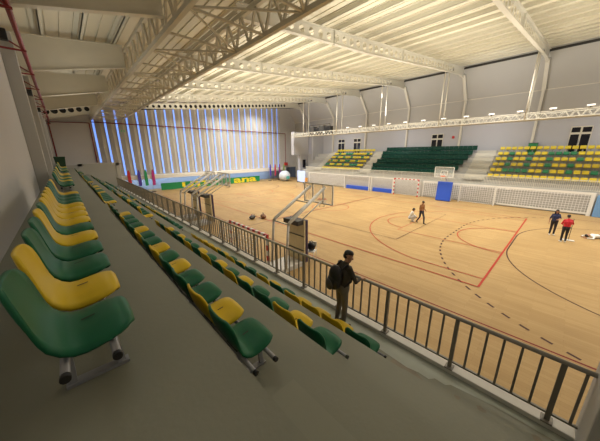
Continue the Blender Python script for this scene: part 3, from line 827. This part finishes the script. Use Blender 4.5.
def seat_meshes(m, tagname):
    NV = 12
    top = []; N = len(PROF)
    for i, (x, z, w, dr) in enumerate(PROF):
        row = []
        for j in range(NV+1):
            v = -1+2*j/NV; a = abs(v)**2.8
            if dr >= 0: p = Vector((x-0.006*a, w*v, z-dr*a*1.15))
            else: p = Vector((x-dr*a*1.5, w*v, z))
            row.append(p)
        top.append(row)
    # normals
    def nrm(i, j):
        du = top[min(i+1, N-1)][j]-top[max(i-1, 0)][j]; dv = top[i][min(j+1, NV)]-top[i][max(j-1, 0)]
        n = du.cross(dv); return n.normalized() if n.length > 1e-9 else Vector((0, 0, 1))
    NR = [[nrm(i, j) for j in range(NV+1)] for i in range(N)]
    if NR[6][6].z < 0: NR = [[-n for n in r] for r in NR]
    T = 0.022
    me = bpy.data.meshes.new('full'); vs = []; fs = []; part = []
    for i in range(N): vs += [p for p in top[i]]
    off = len(vs)
    for i in range(N): vs += [top[i][j]-NR[i][j]*T for j in range(NV+1)]
    W = NV+1
    def F(q, i):
        fs.append(q); part.append(0 if i < SPLIT else 1)
    for i in range(N-1):
        for j in range(NV):
            a, b, c, d = i*W+j, i*W+j+1, (i+1)*W+j+1, (i+1)*W+j
            F((a, b, c, d), i); F((off+d, off+c, off+b, off+a), i)
        F((i*W, (i+1)*W, off+(i+1)*W, off+i*W), i)
        F(((i+1)*W+NV, i*W+NV, off+i*W+NV, off+(i+1)*W+NV), i)
    for j in range(NV):
        F((j+1, j, off+j, off+j+1), 0)
        F(((N-1)*W+j, (N-1)*W+j+1, off+(N-1)*W+j+1, off+(N-1)*W+j), N)
    me.from_pydata([tuple(v) for v in vs], [], fs)
    bm = bmesh.new(); bm.from_mesh(me); bmesh.ops.recalc_face_normals(bm, faces=bm.faces); bm.to_mesh(me); bm.free()
    me.update()
    vn = [Vector(v.normal) for v in me.vertices]
    polys = [tuple(p.vertices) for p in me.polygons]
    out = []
    for which in (0, 1, 2):
        sel = [q for q, pt in zip(polys, part) if which == 2 or pt == which]
        used = sorted(set(v for q in sel for v in q)); mp = {v: k for k, v in enumerate(used)}
        verts = [tuple(vs[v]) for v in used]; nn = [vn[v] for v in used]
        faces = [tuple(mp[v] for v in q) for q in sel]
        nb = len(faces)
        if which in (0, 2):   # drain slot
            k = len(verts); c = (0.02, 0.0, 0.3975)
            a, b = 0.034, 0.007
            verts += [(c[0]-a, c[1]-b, c[2]-.001), (c[0]+a, c[1]-b, c[2]+.0105), (c[0]+a, c[1]+b, c[2]+.0105), (c[0]-a, c[1]+b, c[2]-.001)]
            nn += [Vector((0, 0, 1))]*4
            faces.append((k, k+1, k+2, k+3))
        q = bpy.data.meshes.new(['seat', 'backrest', 'stadium_seat'][which])
        q.from_pydata(verts, [], faces)
        q.materials.append(m); q.materials.append(M_SLOT)
        for p in q.polygons: p.use_smooth = True
        if which in (0, 2): q.polygons[nb].material_index = 1
        q.update()
        q.normals_split_custom_set_from_vertices([tuple(n) for n in nn])
        out.append(q)
    bpy.data.meshes.remove(me)
    return out
SM = {'G': seat_meshes(M_GREEN, 'g'), 'Y': seat_meshes(M_YEL, 'y')}
mbk = MB()
mbk.box(-0.14, 0.14, -0.10, 0.10, 0.335, 0.36, M_DARK); 
mbk.box(-0.13, -0.09, -0.04, 0.04, 0.30, 0.355, M_GALV); mbk.box(0.09, 0.13, -0.04, 0.04, 0.30, 0.355, M_GALV)
BK = mbk.mesh('mounting_bracket')
PROTO = {}
def near_seat(c, loc, label, group, full=True):
    if full:
        if c not in PROTO:
            t = thing('stadium_seat', label, 'seat', loc, 0, group)
            link('seat', SM[c][0], t); link('backrest', SM[c][1], t); link('mounting_bracket', BK, t)
            PROTO[c] = t; return t
        return dup(PROTO[c], loc, label, group)
    o = link('stadium_seat', SM[c][2]); o.location = loc
    return tag(o, label, 'seat', group)
ROWS = [('wall-side row', -0.085, ZA, 'GYGGYGYYYYGGGY'),
        ('second row', 1.01, ZBt, 'GYGGYGYGGYGGGY'),
        ('third row', 2.18, ZCt, 'GYGGYGYGYGGYGY'),
        ('railing-side row', 3.315, ZD, 'GYYYGYGGYGYYYY')]
SECS = [(1.98, 14, 'nearest block'), (12.05, 14, 'second block'), (22.0, 14, 'third block')]
P = 0.56
rs = random.Random(3)
for rname, x, z, pat in ROWS:
    for si, (y0, n, sname) in enumerate(SECS):
        for k in range(n):
            c = pat[k] if si == 0 else rs.choice('GGGY')
            near_seat(c, (x, y0+P*k-(0.09 if x < 0 else 0.05), z-0.015), f'{"green" if c == "G" else "yellow"} moulded seat, {ORD[k]} from the near end of the {rname}, {sname}',
                      f'stand seats in the {rname}', full=si < 2)
        # carrying tubes
        t = thing('seat_beam', f'twin-tube steel seat support under the {rname}, {sname}', 'seat support', (x, y0, z), 0, 'seat supports of the near stand')
        ya, yb = -0.43, (n-1)*P+0.36
        for xo in (-0.11, 0.11):
            tb = MB().tube([(xo, ya, 0.27), (xo, yb, 0.27)], 0.022, M_GALV, n=12).obj('tube', t)
            MB().tube([(xo, ya-0.010, 0.27), (xo, ya+0.02, 0.27)], 0.024, M_BLACK, n=12).obj('end_cap', tb)
        for k in range(0, n, 3):
            yy = -0.14+P*k
            m = MB()
            m.bar((-0.15, yy, 0.012), (0.17, yy, 0.012), 0.06, 0.02, M_GALV)
            m.bar((-0.12, yy, 0.02), (-0.11, yy, 0.25), 0.03, 0.045, M_GALV); m.bar((0.13, yy, 0.02), (0.11, yy, 0.25), 0.03, 0.045, M_GALV)
            m.bar((-0.14, yy, 0.24), (0.14, yy, 0.24), 0.05, 0.02, M_GALV); m.obj('floor_bracket', t)
# seats of the last block are only specks
st = MB()
for rname, x, z, pat in ROWS:
    for k in range(7): add_seat(st, SM[rs.choice('GGGY')][2], (x, 31.6+P*k, z))
for f in st.bm.faces: f.smooth = True
tag(st.obj('stadium_seats'), 'green and yellow seats of the last block at the far end of the near stand', 'seat', kind='stuff')
# dark green bin at the far end of the top row
t = thing('wheeled_bin', 'dark green bin at the far end of the top row beside the left wall', 'bin', (-0.17, 30.55, ZA))
m = MB(); m.prism([(-0.27, 0.08), (0.27, 0.08), (0.36, 1.1), (-0.36, 1.1)], -0.36, 0.36, M_BIN); m.obj('body', t)
MB().box(-0.38, 0.38, -0.4, 0.4, 1.1, 1.2, M_BIN, 0.03).obj('lid', t)
MB().tube([(-0.2, -0.38, 0.09), (-0.2, 0.38, 0.09)], 0.09, M_BLACK, n=14).obj('wheel', t)

# ------------------------------------------------------------------ end wall items: banner, flags, stalls
t = thing('banner', 'long green banner with yellow letters lying along the foot of the end wall', 'banner', (0, 40.6, 0))
MB().box(9.9, 27.2, -0.03, 0.03, 0.02, 1.02, M_BANG).obj('cloth', t)
def text_obj(s, x, z, size, parent, name='lettering', y=-0.045):
    cu = bpy.data.curves.new('txt', 'FONT'); cu.body = s; cu.size = size; cu.extrude = 0.005; cu.offset = 0.045
    ob = bpy.data.objects.new('txt', cu); COL.objects.link(ob)
    dg = bpy.context.evaluated_depsgraph_get()
    me = bpy.data.meshes.new_from_object(ob.evaluated_get(dg))
    bpy.data.objects.remove(ob); bpy.data.curves.remove(cu)
    for v in me.vertices: v.co = Vector((x+v.co.x*2.3, y-v.co.z, z+v.co.y))
    me.materials.clear(); me.materials.append(M_BANY)
    return link(name, me, parent)
text_obj('UTP', 12.8, 0.12, 1.12, t)
text_obj('ana', 21.7, 0.12, 1.5, t)
FL = [((5.90, 40.0), (0.55, 0.03, 0.05), 'red'), ((7.05, 40.0), (0.08, 0.05, 0.42), 'dark blue'), ((7.85, 40.0), (0.02, 0.32, 0.12), 'green'), ((8.75, 40.0), (0.45, 0.03, 0.22), 'magenta')]
FR = [((28.9, 39.6), (0.09, 0.06, 0.5), 'violet blue'), ((30.1, 39.6), (0.6, 0.06, 0.15), 'pink red'), ((31.2, 39.6), (0.30, 0.05, 0.36), 'purple'), ((32.3, 39.6), (0.35, 0.5, 0.10), 'lime green')]
for (p, c, nm), side in [(q, 'left') for q in FL]+[(q, 'right') for q in FR]:
    t = thing('feather_flag', f'tall narrow {nm} feather flag standing before the {side} part of the end wall', 'flag', (p[0], p[1], 0))
    MB().tube([(0, 0, 0.1), (0, 0, 2.5), (0.1, 0, 3.0), (0.26, 0, 3.18)], 0.02, M_GALV, n=6).obj('pole', t)
    m = MB(); pts = [(0.02, 0.9), (0.02, 2.5), (0.11, 2.98), (0.26, 3.16), (0.36, 2.8), (0.40, 1.7), (0.38, 0.95)]
    m.prism(pts, -0.008, 0.008, mat('flag_'+nm.replace(' ', '_'), c, 0.7)); m.obj('cloth', t)
    MB().box(-0.25, 0.25, -0.25, 0.25, 0, 0.1, M_DARK, 0.02).obj('base', t)
# white exhibits near the corner
t = thing('exhibit_stand', 'white rounded exhibit stand near the far left corner of the court', 'stand', (30.5, 37.0, 0))
MB().ball((0, 0, 1.0), 1.1, mat('pale_blue_white', (0.62, 0.70, 0.82), 0.5), 1.1, 0.9, 0.9).obj('body', t)
MB().box(-0.35, 0.35, -1.02, -0.9, 0.5, 1.0, mat('teal_panel', (0.1, 0.45, 0.45), 0.5)).obj('panel', t)
t = thing('exhibit_screen', 'pale blue lit display screen beside the white exhibit stand', 'screen', (31.0, 32.9, 0), R(80))
MB().box(-1.2, 1.2, -0.06, 0.06, 0.15, 2.1, mat('lit_screen', (0.5, 0.6, 0.8), 0.5, emit=(0.55, 0.68, 1.0), estr=0.55), 0.02).obj('panel', t)
for x in (-1.0, 1.0): MB().box(x-0.05, x+0.05, -0.3, 0.3, 0, 0.15, M_DARK).obj('foot', t)
tag(MB().box(31.6, 32.0, 31.5, 31.8, 0, 0.9, M_ORANGE, 0.05).obj('litter_box') if False else MB().box(30.45, 30.85, 31.05, 31.4, 0, 1.0, mat('orange_box_paint', (0.75, 0.36, 0.08), 0.5), 0.04).obj('storage_box'), 'upright orange box at the left end of the far nets', 'box')

# things lying on the court
def bag(loc, s, m, label, rz=0):
    t = thing('sports_bag', label, 'bag', loc, rz)
    MB().ball((0, 0, 0.13*s), 0.2*s, m, 1.5, 0.9, 0.65).obj('body', t)
    MB().tube([(-0.15*s, 0, 0.2*s), (-0.1*s, 0, 0.34*s), (0.1*s, 0, 0.34*s), (0.15*s, 0, 0.2*s)], 0.014*s, M_BLACK, n=6).obj('handle', t)
bag((10.5, 17.0, 0), 1.2, M_DARK, 'dark bag on the court, left of the nearest basketball stand', 0.5)
bag((11.3, 16.6, 0), 1.3, mat('brown_cloth', (0.20, 0.09, 0.05), 0.7), 'brown bag lying on the court behind the dark bag', 1.2)
bag((11.05, 17.5, 0), 0.7, mat('tan_cloth', (0.4, 0.26, 0.14), 0.7), 'small tan bag between the dark bag and the brown bag', 0.9)
t = thing('folding_chair', 'low white folding chair on the court behind the man at the railing', 'chair', (8.35, 8.15, 0), R(25))
MB().box(-0.22, 0.22, -0.22, 0.22, 0.42, 0.45, M_WHITE, 0.01).obj('seat', t)
for x in (-0.2, 0.2):
    for y in (-0.2, 0.2): MB().tube([(x, y, 0), (x, y, 0.42)], 0.015, M_WHITE, n=8).obj('leg', t)
m = MB(); m.box(0.2, 0.23, -0.2, 0.2, 0.6, 0.85, M_WHITE, 0.01); m.bar((0.21, -0.2, 0.42), (0.21, -0.2, 0.85), .02, .02, M_WHITE); m.bar((0.21, 0.2, 0.42), (0.21, 0.2, 0.85), .02, .02, M_WHITE); m.obj('backrest', t)
t = thing('backpack', 'black backpack sitting on the white folding chair on the court', 'backpack', (8.35, 8.15, 0.45), R(25))
MB().ball((0, 0, 0.22), 0.22, M_BLACK, 0.8, 1.0, 1.0).obj('body', t)
MB().tube([(0.05, -0.08, 0.41), (0.05, 0, 0.5), (0.05, 0.08, 0.41)], 0.015, M_BLACK, n=6).obj('handle', t)

# ------------------------------------------------------------------ people
M_SKIN = mat('skin', (0.42, 0.22, 0.14), 0.55, noise=0.05)
M_HAIR = mat('black_hair', (0.012, 0.010, 0.009), 0.5)
M_EYE = mat('eye_white', (0.7, 0.68, 0.65), 0.3)
M_LIP = mat('lips', (0.35, 0.12, 0.10), 0.5)
def capsule(bm, a, b, ra, rb, n=14):
    a, b = Vector(a), Vector(b); d = b-a; L = d.length
    d = d.normalized() if L > 1e-6 else Vector((0, 0, 1))
    up = Vector((0, 0, 1)) if abs(d.z) < 0.9 else Vector((1, 0, 0))
    s = d.cross(up).normalized(); u = d.cross(s)
    rings = []
    K = 4
    prof = [(-ra*math.cos(PI/2*i/K), ra*math.sin(PI/2*i/K)) for i in range(1, K+1)] + [(L+rb*math.sin(PI/2*i/K), rb*math.cos(PI/2*i/K)) for i in range(0, K)]
    for t, r in prof:
        rings.append([bm.verts.new(a+d*t+s*(r*math.cos(2*PI*j/n))+u*(r*math.sin(2*PI*j/n))) for j in range(n)])
    for p, q in zip(rings, rings[1:]):
        for j in range(n): bm.faces.new((p[j], p[(j+1) % n], q[(j+1) % n], q[j]))
    bm.faces.new(rings[0][::-1]); bm.faces.new(rings[-1])
def hand_caps(wrist, direc, palm_n, side, curl=0.5, s=1.0):
    """palm and five fingers; direc along the hand, palm_n palm side, side = +1 thumb on left of direc"""
    w = Vector(wrist); d = Vector(direc).normalized(); n = Vector(palm_n); n = (n-d*n.dot(d)).normalized(); t = d.cross(n)*side
    c = []
    for k in (-0.026, -0.009, 0.009, 0.026):
        c.append((w+d*0.012*s+t*k*0.7*s, w+d*0.085*s+t*k*s, 0.0145*s, 0.013*s, 'skin'))
    for k, L in ((0.028, 0.070), (0.0095, 0.080), (-0.0095, 0.074), (-0.028, 0.058)):
        p = w+d*0.088*s+t*k*s; q = d
        for seg, f in ((0.45, 0.35), (0.32, 0.75), (0.23, 0.6)):
            a = curl*f
            axis = t.normalized()
            q = (q*math.cos(a)+n*math.sin(a)*1.0).normalized()
            e = p+q*L*seg*s
            c.append((p, e, 0.0092*s, 0.0080*s, 'skin')); p = e
    p = w+d*0.028*s+t*0.030*s
    q = (d*0.75+t*0.65+n*0.2).normalized(); e = p+q*0.040*s; c.append((p, e, 0.012*s, 0.0105*s, 'skin'))
    q2 = (d*0.9+t*0.25+n*0.35).normalized(); c.append((e, e+q2*0.032*s, 0.0100*s, 0.0085*s, 'skin'))
    return c
def person(label, loc, rz, mats, J, scale=1.0, hair='short', sleeve=1.0, group=None, headdir=None, curl=0.6, voxel=0.0085, tilt=None):
    """J joints, local frame: x forward, y left, z up. mats: shirt, pants, shoe"""
    C = []
    V = Vector
    g = {k: V(v) for k, v in J.items()}
    pel, chest, neck, head = g['pelvis'], g['chest'], g['neck'], g['head']
    lat = (g['shL']-g['shR']).normalized(); hl = (g['hipL']-g['hipR']).normalized()
    # torso
    for s in (-1, 1):
        C.append((pel+hl*s*0.075, pel+(chest-pel)*0.5+lat*s*0.06, 0.108, 0.098, 'shirt'))
        C.append((pel+(chest-pel)*0.45+lat*s*0.06, chest+lat*s*0.085, 0.098, 0.112, 'shirt'))
        C.append((pel+hl*s*0.07-(chest-pel).normalized()*0.03, pel+hl*s*0.07+(chest-pel)*0.10, 0.115, 0.112, 'pants'))
    C.append((g['shL'], g['shR'], 0.055, 0.055, 'shirt'))
    C.append((chest+(neck-chest)*0.35, neck-(neck-chest)*0.12, 0.085, 0.062, 'shirt'))
    C.append((chest, neck-(neck-chest)*0.25, 0.10, 0.065, 'shirt'))
    C.append((neck-(neck-chest)*0.3, neck+(head-neck)*0.5, 0.053, 0.052, 'skin'))
    # head
    f = V(headdir).normalized() if headdir else V((1, 0, 0))
    upv = (head-neck).normalized(); f = (f-upv*f.dot(upv)).normalized(); sd = upv.cross(f)
    C.append((head-f*0.018+upv*0.035, head+f*0.012+upv*0.035, 0.082, 0.078, 'skin'))
    C.append((head+f*0.02+upv*0.01, head+f*0.045-upv*0.075, 0.068, 0.040, 'skin'))
    C.append((head+f*0.085+upv*0.015, head+f*0.104-upv*0.018, 0.010, 0.014, 'skin'))
    for s in (-1, 1): C.append((head+sd*s*0.080+upv*0.015, head+sd*s*0.083-upv*0.022, 0.013, 0.010, 'skin'))
    for S in 'LR':
        sh, el, wr = g['sh'+S], g['el'+S], g['wr'+S]
        C.append((sh, sh+(el-sh)*0.35, 0.055, 0.048, 'shirt'))
        C.append((sh+(el-sh)*0.35, el, 0.050, 0.041, 'shirt' if sleeve > 0.5 else 'skin'))
        if sleeve >= 1: C.append((el, el+(wr-el)*0.9, 0.041, 0.032, 'shirt'))
        else: C.append((el, el+(wr-el)*0.9, 0.038, 0.028, 'skin'))
        C.append((el+(wr-el)*0.8, wr, 0.029, 0.025, 'skin'))
        hd = g.get('hd'+S); d = (V(hd) if hd is not None else (wr-el))
        pn = g.get('pn'+S); pn = V(pn) if pn is not None else (lat*(-1 if S == 'L' else 1))
        C += hand_caps(wr, d, pn, 1 if S == 'L' else -1, curl)
        hp, kn, an = g['hip'+S], g['kn'+S], g['an'+S]
        C.append((hp, kn, 0.092, 0.060, 'pants')); C.append((kn, kn+(an-kn)*0.35, 0.058, 0.057, 'pants'))
        C.append((kn+(an-kn)*0.35, an, 0.057, 0.046, 'pants'))
        td = g['toe'+S]
        fd = V(td).normalized()
        C.append((an-V((0, 0, 0.035)), an+fd*0.02-V((0, 0, 0.045)), 0.046, 0.043, 'shoe'))
        C.append((an-fd*0.03-V((0, 0, 0.055)), an+fd*0.15-V((0, 0, 0.060)), 0.036, 0.032, 'shoe'))
    bm = bmesh.new()
    for c in C: capsule(bm, c[0], c[1], c[2], c[3])
    me = bpy.data.meshes.new('tmp'); bm.to_mesh(me); bm.free()
    ob = bpy.data.objects.new('tmp', me); COL.objects.link(ob)
    md = ob.modifiers.new('r', 'REMESH'); md.mode = 'VOXEL'; md.voxel_size = voxel; md.use_smooth_shade = True
    md2 = ob.modifiers.new('s', 'SMOOTH'); md2.iterations = 3; md2.factor = 0.5
    dg = bpy.context.evaluated_depsgraph_get()
    nm = bpy.data.meshes.new_from_object(ob.evaluated_get(dg))
    bpy.data.objects.remove(ob); bpy.data.meshes.remove(me)
    nm.name = 'person'
    slots = ['skin', 'shirt', 'pants', 'shoe']
    nm.materials.clear()
    for s_ in slots: nm.materials.append(M_SKIN if s_ == 'skin' else mats[s_])
    caps = [(V(a), V(b)-V(a), max((V(b)-V(a)).length_squared, 1e-9), ra, rb, slots.index(k)) for a, b, ra, rb, k in C]
    for p in nm.polygons:
        c = p.center; best = 1e9; bi = 0
        for a, d, l2, ra, rb, k in caps:
            q = c-a
            t = q.dot(d)/l2; t = 0 if t < 0 else 1 if t > 1 else t
            ds = (q-d*t).length-(ra+(rb-ra)*t)
            if ds < best: best = ds; bi = k
        p.material_index = bi; p.use_smooth = True
    root = link('person', nm)
    root.location = loc; root.rotation_euler = (0, 0, rz); root.scale = (scale,)*3
    tag(root, label, 'person', group)
    # hair, eyes, mouth
    bm = bmesh.new()
    capsule(bm, head-f*0.03+upv*0.052, head+f*0.005+upv*0.058, 0.084, 0.080)
    capsule(bm, head-f*0.045+upv*0.0, head-f*0.02+upv*0.04, 0.068, 0.078)
    if hair == 'long':
        capsule(bm, head-f*0.05, head-f*0.09-V((0, 0, 0.30)), 0.078, 0.075)
        for s in (-1, 1): capsule(bm, head-f*0.02+sd*s*0.06, head-f*0.03+sd*s*0.085-V((0, 0, 0.24)), 0.045, 0.04)
    me = bpy.data.meshes.new('hair'); bmesh.ops.recalc_face_normals(bm, faces=bm.faces); bm.to_mesh(me); bm.free()
    ob = bpy.data.objects.new('tmp', me); COL.objects.link(ob)
    md = ob.modifiers.new('r', 'REMESH'); md.mode = 'VOXEL'; md.voxel_size = 0.010
    md2 = ob.modifiers.new('s', 'SMOOTH'); md2.iterations = 2
    dg = bpy.context.evaluated_depsgraph_get()
    hm = bpy.data.meshes.new_from_object(ob.evaluated_get(dg)); bpy.data.objects.remove(ob)
    hm.materials.clear(); hm.materials.append(M_HAIR)
    for p in hm.polygons: p.use_smooth = True
    link('hair', hm, root)
    for s in (-1, 1):
        MB().ball(head+f*0.076+sd*s*0.032+upv*0.018, 0.012, M_EYE).ball(head+f*0.085+sd*s*0.032+upv*0.018, 0.006, M_BLACK).obj('eye', root)
    m = MB(); m.ball(head+f*0.083-upv*0.052, 0.02, M_LIP, 0.5, 1.0, 0.35)
    m.obj('mouth', root)
    return root
def stand(**kw):
    J = dict(pelvis=(0, 0, 0.93), chest=(0.0, 0, 1.28), neck=(-0.005, 0, 1.47), head=(0.03, 0, 1.595),
             shL=(0, 0.160, 1.385), shR=(0, -0.160, 1.385), elL=(-0.02, 0.235, 1.12), elR=(-0.02, -0.235, 1.12),
             wrL=(0.06, 0.24, 0.88), wrR=(0.06, -0.24, 0.88), hipL=(0, 0.085, 0.90), hipR=(0, -0.085, 0.90),
             knL=(0.015, 0.095, 0.49), knR=(0.015, -0.095, 0.49), anL=(-0.02, 0.10, 0.095), anR=(-0.02, -0.10, 0.095),
             toeL=(1, 0.15, 0), toeR=(1, -0.15, 0))
    J.update(kw); return J

# man at the railing, seen from behind, with a black backpack
man_m = dict(shirt=mat('dark_olive_jacket', (0.055, 0.045, 0.032), 0.8, noise=0.1), pants=mat('grey_brown_trousers', (0.15, 0.138, 0.12), 0.8, noise=0.1), shoe=mat('dark_brown_shoes', (0.03, 0.02, 0.014), 0.6))
MANLOC = (3.80, 2.80, ZD)
MANR = R(-20)
person('man in a dark jacket with a black backpack leaning on the railing', MANLOC, MANR, man_m,
       stand(chest=(0.05, 0, 1.27), neck=(0.075, 0, 1.46), head=(0.125, 0, 1.57), shL=(0.05, 0.18, 1.385), shR=(0.05, -0.18, 1.385),
             elL=(0.14, 0.27, 1.13), elR=(0.14, -0.265, 1.13), wrL=(0.33, 0.16, 1.115), wrR=(0.33, -0.16, 1.115),
             hdL=(0.9, -0.3, -0.1), hdR=(0.9, 0.3, -0.1), pnL=(0, 0, -1), pnR=(0, 0, -1),
             knL=(0.02, 0.10, 0.49), knR=(0.03, -0.09, 0.49), anL=(-0.03, 0.105, 0.095), anR=(0.0, -0.10, 0.095)),
       1.02, headdir=(0.75, -0.75, -0.12), curl=0.9)
t = thing('backpack', 'large black backpack worn by the man at the railing', 'backpack', MANLOC, MANR)
m = MB()
m.ball((-0.17, 0.0, 1.22), 0.2, M_BLACK, 0.62, 0.86, 1.28, 24); m.ball((-0.20, 0.0, 1.12), 0.19, M_BLACK, 0.7, 0.88, 0.95, 24); m.obj('body', t)
m = MB(); m.ball((-0.315, 0.0, 1.08), 0.13, M_DARK, 0.42, 0.9, 0.9, 20); m.obj('pocket', t)
for s in (-1, 1):
    m = MB(); m.tube([(-0.08, s*0.11, 1.40), (0.02, s*0.125, 1.485), (0.11, s*0.125, 1.43), (0.165, s*0.13, 1.30), (0.10, s*0.17, 1.12), (-0.06, s*0.16, 1.02)], 0.021, M_BLACK, n=8); m.obj('strap', t)

walk = person('person in a brown top and dark trousers walking across the court', (18.9, 6.95, 0), R(-118),
       dict(shirt=mat('brown_top', (0.30, 0.13, 0.045), 0.8), pants=mat('navy_trousers', (0.035, 0.035, 0.06), 0.8), shoe=M_BLACK),
       stand(knL=(0.20, 0.09, 0.50), anL=(0.24, 0.095, 0.095), knR=(-0.03, -0.09, 0.49), anR=(-0.30, -0.095, 0.13), elL=(-0.06, 0.24, 1.12), wrL=(0.16, 0.20, 1.02),
             elR=(0.04, -0.24, 1.12), wrR=(0.22, -0.18, 1.10), head=(0.05, 0, 1.59)), 1.0, voxel=0.010)
sit = person('small person in white clothes crouching beside the person walking', (19.0, 7.75, 0), R(-60),
       dict(shirt=M_WHITE, pants=mat('white_trousers', (0.6, 0.6, 0.62), 0.8), shoe=M_WHITE),
       dict(pelvis=(-0.05, 0, 0.30), chest=(0.07, 0, 0.62), neck=(0.11, 0, 0.80), head=(0.16, 0, 0.92), shL=(0.08, 0.17, 0.74), shR=(0.08, -0.17, 0.74),
            elL=(0.20, 0.26, 0.52), elR=(0.20, -0.26, 0.52), wrL=(0.36, 0.18, 0.38), wrR=(0.36, -0.18, 0.38), hipL=(-0.05, 0.085, 0.28), hipR=(-0.05, -0.085, 0.28),
            knL=(0.33, 0.17, 0.42), knR=(0.33, -0.17, 0.42), anL=(0.12, 0.16, 0.095), anR=(0.12, -0.16, 0.095), toeL=(1, 0.2, 0), toeR=(1, -0.2, 0)), 1.0, voxel=0.010)
girl = person('woman with long black hair in a navy top and dark trousers', (22.1, 0.02, 0), R(200),
       dict(shirt=mat('navy_top', (0.03, 0.04, 0.12), 0.8), pants=mat('black_trousers', (0.025, 0.025, 0.035), 0.8), shoe=M_WHITE),
       stand(elL=(0.02, 0.24, 1.14), wrL=(0.20, 0.08, 1.12), elR=(-0.03, -0.24, 1.12), wrR=(0.04, -0.27, 0.88)), 0.97, hair='long', sleeve=0.6, voxel=0.010)
REDP = (20.8, -0.52, 0)
redp = person('person in a red top and black trousers holding a mop upright', REDP, R(20),
       dict(shirt=mat('red_top', (0.62, 0.03, 0.05), 0.8), pants=mat('black_trousers', (0.025, 0.025, 0.035), 0.8), shoe=M_WHITE),
       stand(chest=(-0.02, 0, 1.27), head=(0.06, 0, 1.585), elR=(0.10, -0.29, 1.16), wrR=(0.31, -0.36, 1.08), elL=(0.05, 0.23, 1.13), wrL=(0.24, 0.10, 1.05)), 0.96, sleeve=1.0, headdir=(1, -0.2, -0.25), voxel=0.010)
a_ = R(20)
mx = REDP[0]+0.42*math.cos(a_)+0.385*math.sin(a_); my = REDP[1]+0.42*math.sin(a_)-0.385*math.cos(a_)
t = thing('mop', 'upright mop with a white head beside the person in red', 'mop', (mx, my, 0))
MB().tube([(0, 0, 0.06), (0, 0, 1.35)], 0.014, M_DARK, n=8).obj('handle', t)
MB().box(-0.09, 0.09, -0.26, 0.26, 0.0, 0.06, M_WHITE, 0.02).obj('head', t)
# someone lying on the court at the edge of the frame: body along local x lying on the floor
lie = person('person in a white top and black trousers lying on the court floor', (22.95, -1.72, 0), R(-52),
       dict(shirt=M_WHITE, pants=M_BLACK, shoe=M_BLACK),
       dict(pelvis=(0.42, 0, 0.14), chest=(0.08, 0, 0.16), neck=(-0.12, 0, 0.17), head=(-0.25, 0.0, 0.17), shL=(-0.04, 0.18, 0.14), shR=(-0.04, -0.18, 0.14),
            elL=(-0.25, 0.30, 0.06), elR=(-0.2, -0.34, 0.06), wrL=(-0.42, 0.16, 0.06), wrR=(-0.42, -0.2, 0.06), hipL=(0.45, 0.085, 0.13), hipR=(0.45, -0.085, 0.13),
            knL=(0.88, 0.12, 0.12), knR=(0.87, -0.12, 0.12), anL=(1.27, 0.14, 0.14), anR=(1.27, -0.14, 0.14), toeL=(0.5, 0.6, -0.1), toeR=(0.5, -0.6, -0.1)), 1.0, headdir=(0, 0.3, 1), voxel=0.010)
